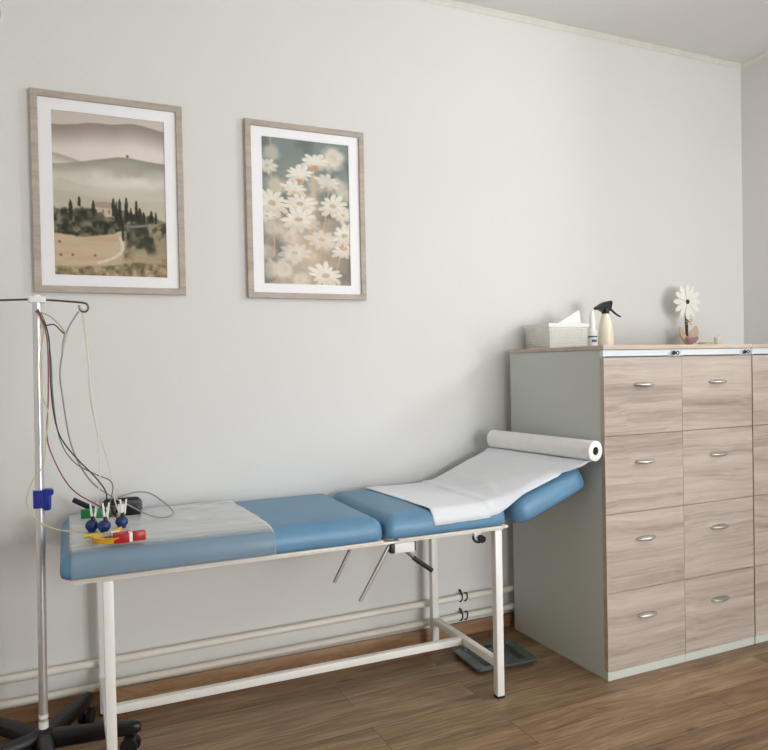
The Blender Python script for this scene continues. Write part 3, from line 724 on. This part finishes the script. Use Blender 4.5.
# clear film over the foot end
def film(s, w):
    prof = [(PV0-.0035,.652),(PV0-.0035,.67),(PV0-.0035,.685),(PV0-.002,.699),(PV0+.006,.7125),(PV0+.018,.7245),(PV0+.034,.732),(PV0+.055,.7357),(PV0+.10,.7372)]
    prof = [Vector((a,b,0)) for a,b in prof]
    n = 30
    if w < .5:
        k = w/.5*(len(prof)-1); i = min(int(k), len(prof)-2); p = prof[i].lerp(prof[i+1], k-i); v, z = p.x, p.y
    else:
        v = PV0+.10+(PV1-.04-PV0-.10)*(w-.5)/.5; z = .738
    uu = -1.484+(.612-.03*max(0,(v-.0))/.55)*s
    if w > .4:
        e = min(1,(w-.4)/.15)
        z += e*(.003+.0045*noise.noise(Vector((uu*5,v*11+uu*5,1)))+.0022*noise.noise(Vector((uu*16,v*34+uu*12,4))))
    z = max(z, .650+padh(min(v-PV0, uu+1.508, PV1-v))+.0012) if v > PV0+.002 else z
    return (uu, v + (-.0008*abs(noise.noise(Vector((uu*30,z*20,0)))) if w < .4 else 0), z)
fo = MB().grid(film, 60, 70).build('plastic_cover', M['film'], None, True, ang=80, solid=.0006)
fo.location = (BX,BY,0); fo.rotation_euler = (0,0,TH)
tag(fo,'clear plastic cover spread over the foot end of the blue bed','cover')

# paper roll and sheet
roll = thing('paper_roll','white paper roll lying across the raised head end of the bed','paper roll',(BX,BY,0),TH)
RA, RB, RR = Vector((.395,-.062,.910)), Vector((.297,.52,.9145)), .040
ax = (RB-RA).normalized()
def ring(p, r, n=40):
    u = ax.cross(Vector((0,0,1))).normalized(); v = u.cross(ax)
    return [p+u*r*math.cos(2*PI*k/n)+v*r*math.sin(2*PI*k/n) for k in range(n)]
MB().loops([ring(RA+ax*.001,.0165),ring(RA,.0175),ring(RA,RR-.003),ring(RA+ax*.002,RR),ring(RB-ax*.002,RR),ring(RB,RR-.003),ring(RB,.0175),ring(RA+ax*.001,.0175)],False,False).build('roll', M['paper'], roll)
MB().loops([ring(RA+ax*.0015,.0148),ring(RA+ax*.0015,.0172),ring(RB-ax*.0015,.0172),ring(RB-ax*.0015,.0148),ring(RA+ax*.0015,.0148)],False,False).build('core', M['card'], roll)
TX0 = HX-math.sin(HA)*HPT; TZ0 = HZ+math.cos(HA)*HPT
def topline(u):
    seat = .7385; head = TZ0+math.tan(HA)*(u-TX0)+.0015
    k = .014
    h = max(seat, head+.003); d = seat-head
    return h + k*math.exp(-abs(d)/.02)*.55
def sheet(s, w):
    ue = .378+(.283-.378)*w; us = -.290-.038*w
    u = us+(ue-us)*s
    v0 = -.0125+.004*s
    if s > .84: v0 = -.0085-.05*sst(.84,.91,np.array(s)).item()
    v1 = .553+(.522-.553)*s
    v = v0+(v1-v0)*w
    z = topline(u)
    zr = RA.z+(RB.z-RA.z)*w-RR-.001
    ta = .742+(zr-.742)*max(0,(u+.02))/(ue+.02)
    d = ta-z; z = (z+ta)/2+math.sqrt(d*d+.0001)/2-.0025*sst(ue-.1,ue,np.array(u)).item() if u > -.06 else z
    k = sst(ue-.04,ue-.003,np.array(u)).item(); z = z+(zr-z)*k
    drop = .05*max(0,(.03-v)/.04)**2 if v < .03 else 0
    z -= drop*(1-.65*sst(-.05,.12,np.array(u)).item())*(1-sst(.8,.9,np.array(s)).item())
    z += .0016*(1+noise.noise(Vector((u*9,v*9,2))))*1.0 + .0012*noise.noise(Vector((u*30+v*14,v*22,7)))
    q = math.hypot(u-.02-.2*(v-.15), .6*(v-.2)); z += .005*math.exp(-(((u-.03)-.35*(v-.12))/.02)**2)*math.exp(-((v-.14)/.10)**2)
    return (u, v, z)
MB().grid(sheet, 70, 60).build('sheet', M['sheetpaper'], roll, True, ang=80, solid=.0005)['label'] = 'thin paper sheet pulled from the roll'

# ------------------------------------------------------------------ bathroom scale
t = thing('bathroom_scale','flat dark glass bathroom scale on the floor under the bed','scale',(-.274,-.300,0),math.radians(-3))
MB().rstack(.29,.24,[(.0015,.012),(0,.0135),(0,.0205),(.0015,.022)],.022).build('platform', M['scaleglass'], t)
MB().rstack(.255,.205,[(.002,.005),(0,.007),(0,.012)],.02).build('base', M['blackplastic'], t)
for x in (-.10,.10):
    for y in (-.075,.075): MB().cyl((x,y,0),(x,y,.006),.014,seg=16).build('foot', M['blackrubber'], t)
for x in (-.082,.082): MB().box((x,-.01,.0223),(.036,.17,.0008),.0002).build('electrode_strip', M['scaledark'], t)
MB().box((0,.080,.0223),(.07,.032,.0008),.0002).build('display', M['dark'], t)

# ------------------------------------------------------------------ drip stand
PX, PY = -2.0080, -.340
st = thing('drip_stand','steel drip stand on a black five spoke base left of the bed','drip stand',(PX,PY,0))
MB().cyl((0,0,.11),(.014,0,1.492),.0135,seg=24).build('pole', M['steel'], st)
MB().rstack(.052,.03,[(.002,1.481),(0,1.483),(0,1.499),(.002,1.501)],.008,(.014,0,0)).cyl((.014,0,1.50),(.014,0,1.507),.012,.008).build('hook_hub', M['whiteplastic'], st)
hk = MB()
hk.tube([(.036,0,1.492),(.10,0,1.488),(.150,0,1.484),(.163,0,1.477),(.165,0,1.466),(.158,0,1.456),(.146,0,1.456),(.139,0,1.463),(.138,0,1.476)],.0034,8,4)
hk.build('hook', M['wire_steel'], st)
MB().tube([(-.008,0,1.492),(-.09,0,1.488),(-.122,0,1.484),(-.135,0,1.477),(-.137,0,1.466),(-.130,0,1.456),(-.118,0,1.456),(-.111,0,1.463),(-.110,0,1.476)],.0034,8,4).build('hook', M['wire_steel'], st)
MB().cyl((.0125,-.012,1.452),(.0125,-.024,1.452),.004,seg=10).build('screw', M['wire_steel'], st)
MB().rstack(.029,.029,[(0,.118),(0,.140)],.0144,(.0003,0,0),k=10).build('tape', M['whiteplastic'], st)
MB().rstack(.0285,.0285,[(0,.150),(0,.163)],.0142,(.0006,0,0),k=10).build('tape', M['whiteplastic'], st)
MB().lathe([(0,.045),(.034,.045),(.036,.06),(.034,.100),(.028,.112),(.022,.116),(.015,.117)],seg=28).build('hub', M['blackplastic'], st)
for k in range(5):
    a = math.radians(-12.4+72*k); d = Vector((math.cos(a),math.sin(a),0)); n = Vector((-d.y,d.x,0))
    lps = []
    for r_, hw, z0, z1 in ((.02,.026,.050,.110),(.08,.024,.056,.110),(.18,.022,.060,.109),(.265,.020,.064,.106),(.287,.018,.069,.104),(.297,.010,.074,.098)):
        lp = []
        for i in range(12):
            b = 2*PI*i/12; cx, cz = math.cos(b), math.sin(b)
            cx = math.copysign(abs(cx)**.6, cx); cz = math.copysign(abs(cz)**.6, cz)
            lp.append(d*r_+n*hw*cx+Vector((0,0,(z0+z1)/2+(z1-z0)/2*cz)))
        lps.append(lp)
    sp = MB().loops(lps).build('spoke', M['blackplastic'], st)
    p = d*.275; ca = a + (PI-.25, PI+.1, 2.4, 2.8, 2.2)[k]; e = Vector((math.cos(ca),math.sin(ca),0)); f = Vector((-e.y,e.x,0))
    wc = p+e*.012
    MB().cyl(p+Vector((0,0,.05)),p+Vector((0,0,.075)),.008,seg=12).ell(wc+Vector((0,0,.044)),(.024,.013,.017),rotZ(math.degrees(ca))).build('caster_fork', M['blackplastic'], sp)
    wh = MB()
    for s in (-1,1): wh.tube([wc+f*s*.007+Vector((0,0,.028)),wc+f*s*.009+Vector((0,0,.028)),wc+f*s*.019+Vector((0,0,.028)),wc+f*s*.021+Vector((0,0,.028))],.028,20)
    wh.build('caster_wheel', M['blackrubber'], sp)
t = thing('pole_clamp','blue plastic clamp fixed halfway up the drip stand pole','clamp',(PX+.0085,PY,.855))
MB().rstack(.038,.036,[(.002,-.028),(0,-.026),(0,.026),(.002,.028)],.005,(-.002,-.004,0)).build('jaw', M['blueplastic'], t)
lv = MB().rstack(.022,.030,[(.003,-.036),(0,-.032),(-.002,.02),(0,.03),(.003,.032)],.007,(.020,-.010,0)).build('lever', M['blueplastic'], t)
MB().cyl((.029,-.028,.021),(.029,.006,.021),.0105,seg=18).build('lever_knob', M['blueplastic'], lv)

# ------------------------------------------------------------------ lead wires
def wirething(name, label, pts, r, rgb, seg=6, sm=5):
    m = wire_mat('insulation_'+label.split()[0], rgb)
    o = MB().tube(pts, r, seg, sm).build(name, m, None, True, origin=pts[0])
    return tag(o, label, 'lead wire', 'lead wires on the drip stand')
ZB = .742
WR = [
 ('lead_wire','white lead wire hanging straight down from the hook to the bulbs',[(-1.859,-.333,1.470),(-1.852,-.341,1.395),(-1.846,-.353,1.28),(-1.84,-.364,1.166),(-1.83,-.375,1.085),(-1.823,-.386,1.02),(-1.823,-.397,.924),(-1.831,-.395,.846),(-1.838,-.375,.79),(-1.846,-.352,.772)],.0021,(222,220,205)),
 ('lead_wire','ivory lead wire twisted round the white one, bowing to the right',[(-1.863,-.336,1.466),(-1.856,-.344,1.395),(-1.847,-.354,1.28),(-1.844,-.363,1.166),(-1.827,-.373,1.075),(-1.805,-.382,.996),(-1.792,-.392,.937),(-1.785,-.401,.873),(-1.775,-.396,.815),(-1.757,-.358,.775)],.0021,(214,212,196)),
 ('lead_wire','thick grey lead wire below the splitter, sweeping down to the right',[(-1.872,-.337,1.456),(-1.899,-.336,1.412),(-1.912,-.341,1.378),(-1.925,-.347,1.314),(-1.933,-.352,1.25),(-1.926,-.358,1.169),(-1.909,-.363,1.04),(-1.881,-.369,.957),(-1.847,-.374,.9),(-1.803,-.32,.852),(-1.735,-.27,.80),(-1.66,-.29,.756),(-1.615,-.31,.748),(-1.577,-.262,.752),(-1.596,-.19,.775),(-1.640,-.13,.806),(-1.690,-.13,.815),(-1.748,-.13,.803),(-1.765,-.14,.790)],.0026,(150,148,138)),
 ('lead_wire','black lead wire running from the pole top down to the blue bulbs',[(-1.991,-.356,1.457),(-1.981,-.365,1.428),(-1.97,-.37,1.406),(-1.962,-.375,1.361),(-1.961,-.38,1.298),(-1.96,-.385,1.203),(-1.951,-.39,1.108),(-1.932,-.395,1.044),(-1.887,-.4,.978),(-1.838,-.405,.92),(-1.807,-.41,.869),(-1.808,-.39,.82),(-1.812,-.372,.778)],.0022,(52,54,52)),
 ('lead_wire','grey green lead wire sagging lowest between the pole and bulbs',[(-1.985,-.352,1.452),(-1.968,-.356,1.40),(-1.958,-.36,1.30),(-1.956,-.368,1.203),(-1.948,-.37,1.10),(-1.932,-.377,1.026),(-1.896,-.384,.967),(-1.838,-.391,.928),(-1.796,-.399,.906),(-1.785,-.406,.883),(-1.793,-.405,.843),(-1.803,-.378,.782)],.0019,(112,120,108)),
 ('lead_wire','dark red lead wire curving from the pole to the red plug',[(-1.991,-.362,1.46),(-1.983,-.366,1.432),(-1.973,-.372,1.4),(-1.966,-.378,1.33),(-1.969,-.384,1.172),(-1.975,-.39,1.062),(-1.962,-.396,.998),(-1.927,-.402,.917),(-1.89,-.408,.87),(-1.841,-.41,.835),(-1.80,-.39,.80),(-1.765,-.36,.766)],.0020,(132,56,52)),
 ('lead_wire','pale yellow lead wire looping left of the pole near the clamp',[(-1.992,-.358,1.454),(-1.978,-.366,1.4),(-1.983,-.371,1.346),(-1.99,-.377,1.283),(-1.986,-.383,1.188),(-1.97,-.389,1.131),(-1.978,-.394,1.047),(-1.988,-.4,.969),(-2.017,-.406,.925),(-2.035,-.411,.875),(-2.028,-.417,.829),(-2.001,-.423,.793),(-1.95,-.429,.767),(-1.902,-.434,.757),(-1.872,-.436,.754)],.0022,(206,194,150)),
 ('lead_wire','short tan lead wire arching from the pole top to the splitter',[(-1.986,-.357,1.451),(-1.958,-.352,1.438),(-1.932,-.343,1.413),(-1.914,-.337,1.386)],.0020,(186,164,126)),
 ('lead_wire','short dark lead wire joining the pole bundle to the splitter',[(-1.972,-.363,1.407),(-1.947,-.352,1.412),(-1.929,-.343,1.395),(-1.914,-.335,1.38)],.0022,(60,48,44)),
]
for w in WR: wirething(*w)
t = MB().tube([(-1.912,-.341,1.385),(-1.915,-.342,1.377),(-1.921,-.345,1.345),(-1.924,-.347,1.318)],.0045,10,2,.0035).build('cable_splitter', wire_mat('splitter_sleeve',(176,176,160)), None, True, origin=(-1.918,-.344,1.35))
tag(t,'grey sleeve splitter where the thin lead wires join','cable splitter')

# ------------------------------------------------------------------ electrodes on the bed
def bulb(x, y, label, lean=0, wire_lab='white plug'):
    t = thing('suction_electrode', label, 'electrode', (x,y,ZB), 0, 'blue suction electrodes')
    MB().ell((0,0,.0195),(.0205,.0205,.0195)).lathe([(0,0),(.012,0),(.013,.004),(.010,.008)],seg=16).build('bulb', M['bluerubber'], t)
    MB().cyl((.004,-.004,.034),(.004,-.004,.050),.0075,.006,12).build('collar', M['blackplastic'], t)
    for k,dx in enumerate((-.006,.010)):
        MB().cyl((.004+dx*.5,-.004,.045),(.004+dx*1.2,-.002,.094),.0034,.0028,8).build('plug', M['whiteplastic'], t)
    return t
bulb(-1.8510,-.385,'blue rubber suction bulb, left one of the three by the clamps')
bulb(-1.8150,-.415,'blue rubber suction bulb, middle and frontmost of the three')
bulb(-1.7590,-.375,'blue rubber suction bulb, right one of the three by the clamps')

def clampe(mname, x, y, rz, label, cat='electrode clamp', ln=.115, opening=9):
    t = thing('limb_clamp', label, cat, (x,y,ZB), math.radians(rz), 'limb clamp electrodes')
    for s in (-1,1):
        R = rotZ(s*opening)
        pts = []
        lps = []
        for px, hw, zz in ((0,.0125,.003),(.03,.0125,.003),(.06,.0135,.003),(.09,.0125,.003),(ln,.0105,.003)):
            off = s*(.010+.016*math.sin(PI*min(1,px/ln*1.15)))
            lps.append([Vector((px,off+s*dy,.015+dz)) for dy,dz in ((-.002,-hw),(.002,-hw),(.002,hw),(-.002,hw))])
        MB().loops(lps).build('jaw', M[mname], t, False)
    MB().cyl((.012,-.016,.015),(.012,.016,.015),.006,seg=14).build('hinge', M['whiteplastic'], t)
    MB().cyl((.045,-.022,.0155),(.045,.006,.0155),.0105,seg=16).build('electrode_cup', M['chrome'], t)
    MB().cyl((.072,-.030,.0155),(.072,-.012,.0155),.0125,seg=16).build('plug', M['whiteplastic'], t)
    return t
def clamp_box(mname, label, x, y, rz, segs, paddles=None):
    t = thing('limb_clamp', label, 'electrode clamp', (x,y,ZB), math.radians(rz), 'limb clamp electrodes')
    for (nm, mm, c, sz, ry) in segs:
        MB().box(c, sz, min(sz)*.18, rotZ(ry)).build(nm, M[mm], t)
    return t
# red: two blocks with a white band, white plug towards the yellow one
clamp_box('red','red plastic limb clamp with a white band lying at the front of the bed',-1.792,-.592,4,[
  ('jaw','red',(.015,-.009,.014),(.044,.010,.027),-8),('jaw','red',(.018,.014,.015),(.05,.008,.029),6),('hinge','whiteplastic',(.041,.0,.0145),(.010,.026,.028),0),
  ('grip','red',(.066,.0,.015),(.038,.022,.029),4)])
t = thing('limb_clamp','bent yellow plastic limb clamp lying open beside the red clamp','electrode clamp',(-1.838,-.545,ZB),0,'limb clamp electrodes')
def band(pts, h, m_, nm, th=.0022, lean=0):
    P = catmull([Vector(p) for p in pts], 6); lps = []
    for i, p in enumerate(P):
        d = (P[min(i+1,len(P)-1)]-P[max(i-1,0)]).normalized(); nn = Vector((-d.y,d.x,0)).normalized()
        up = (Vector((0,0,1))+nn*lean).normalized()
        lps.append([p+nn*s*th+up*z for s,z in ((-1,.0),(1,.0),(1,h),(-1,h))])
    return MB().loops(lps).build(nm, m_, t, True, ang=50)
band([(.075,-.040,.0005),(.045,-.052,.0005),(.002,-.038,.0005),(-.015,-.004,.0005),(.005,.018,.001),(.045,.034,.004),(.072,.046,.010)],.019,M['yellow'],'spring_band',.0028,.35)
MB().cyl((.034,-.012,.018),(.060,-.010,.018),.0125,seg=18).build('plug', M['whiteplastic'], t)
MB().cyl((.012,-.012,.018),(.036,-.012,.018),.010,seg=18).build('electrode_cup', M['chrome'], t)
MB().cyl((-.040,.036,.011),(.006,.034,.014),.006,seg=12).build('cable_plug', mat('bright_yellow_plastic',(232,214,40),.4), t)
clamp_box('green','green plastic limb clamp lying at the back left of the bulbs',-1.862,-.160,-3,[
  ('jaw','green',(.02,-.008,.017),(.07,.012,.033),-2),('jaw','green',(.02,.018,.016),(.07,.010,.030),4),('hinge','whiteplastic',(.065,.0,.018),(.014,.03,.032),0),('grip','green',(.078,.0,.016),(.012,.022,.030),0)])
clamp_box('blackplastic','black plastic limb clamp with a white band behind the right bulb',-1.755,-.160,-4,[
  ('hinge','whiteplastic',(.012,.0,.020),(.026,.028,.040),0),('jaw','blackplastic',(.05,-.008,.019),(.052,.012,.038),0),('jaw','blackplastic',(.05,.016,.019),(.052,.010,.036),2),('grip','blackplastic',(-.02,.0,.018),(.03,.022,.034),0)])
t = thing('handset','dark grey oblong handset lying at the back of the bed','handset',(-1.735,-.075,.7385),math.radians(-3))
MB().rstack(.145,.055,[(.012,0),(.002,.006),(0,.02),(.004,.038),(.014,.049),(.02,.051)],.024,k=8).build('shell', M['blackrubber'], t)
MB().rstack(.085,.003,[(.006,0),(0,.003),(0,.030),(.006,.036)],.001,(.028,-.0285,.008)).build('face_panel', M['greyplastic'], t)
rd = MB().cyl((-1.899,-.085,.800),(-1.806,-.115,.748),.0095,.0095,14).build('black_rod', M['blackrubber'], None, True, origin=(-1.85,-.1,.77))
tag(rd,'short black rod leaning out over the back left of the bed','rod')

# ------------------------------------------------------------------ round wall fitting at the upper left
t = thing('wall_light','round grey wall fitting at the upper left above the landscape','wall light',(-2.144,0,2.528))
RX = Matrix.Rotation(PI/2,3,'X')
MB().lathe([(0,0),(.06,0),(.06,.010),(.057,.014),(0,.015)],M=RX,seg=36).build('back_plate', M['trim'], t)
MB().lathe([(.055,.012),(.052,.025),(.042,.036),(.024,.043),(0,.045)],M=RX,seg=36).build('shade', mat('frosted_grey_shade',(186,186,176),.4), t)

# ------------------------------------------------------------------ light
def area(name, loc, rot, sx, sy, power, col):
    d = bpy.data.lights.new(name,'AREA'); d.shape = 'RECTANGLE'; d.size = sx; d.size_y = sy; d.energy = power; d.color = col
    o = bpy.data.objects.new(name,d); C.objects.link(o); o.location = loc; o.rotation_euler = rot; return o
area('daylight', (XR+.17,(WY0+WY1)/2,(WZ0+WZ1)/2),(0,math.radians(90),0),WZ1-WZ0,WY1-WY0,92,(.972,.988,1))
area('daylight', ((FX0+FX1)/2,YF-.35,(FZ0+FZ1)/2+.1),(math.radians(90),0,0),FX1-FX0+.2,FZ1-FZ0+.1,134,(.972,.988,1))
w = bpy.data.worlds.new('sky'); SC.world = w; w.use_nodes = True
bg = w.node_tree.nodes['Background']; bg.inputs['Color'].default_value = (.75,.85,1,1); bg.inputs['Strength'].default_value = 1.0

# ------------------------------------------------------------------ camera
cd = bpy.data.cameras.new('camera'); cam = bpy.data.objects.new('camera',cd); C.objects.link(cam)
cd.sensor_fit = 'HORIZONTAL'; cd.sensor_width = 36; cd.lens = 720.59*36/768; cd.clip_start = .05
yaw, pit, rol = (math.radians(a) for a in (-24.4481,-.8422,-1.1320))
F = Vector((-math.sin(yaw)*math.cos(pit),math.cos(yaw)*math.cos(pit),math.sin(pit)))
R0 = Vector((math.cos(yaw),math.sin(yaw),0)); U0 = R0.cross(F)
R2 = R0*math.cos(rol)+U0*math.sin(rol); U2 = -R0*math.sin(rol)+U0*math.cos(rol)
mw = Matrix((R2,U2,-F)).transposed().to_4x4(); mw.translation = (-1.94358,-2.89464,1.26315)
cam.matrix_world = mw
SC.camera = cam
SC.cycles.use_denoising = True
SC.cycles.max_bounces = 12; SC.cycles.diffuse_bounces = 6; SC.cycles.transparent_max_bounces = 16
vs = SC.view_settings; vs.view_transform = 'Standard'; vs.look = 'None'; vs.gamma = 1; vs.use_curve_mapping = False
vs.exposure = 0.08
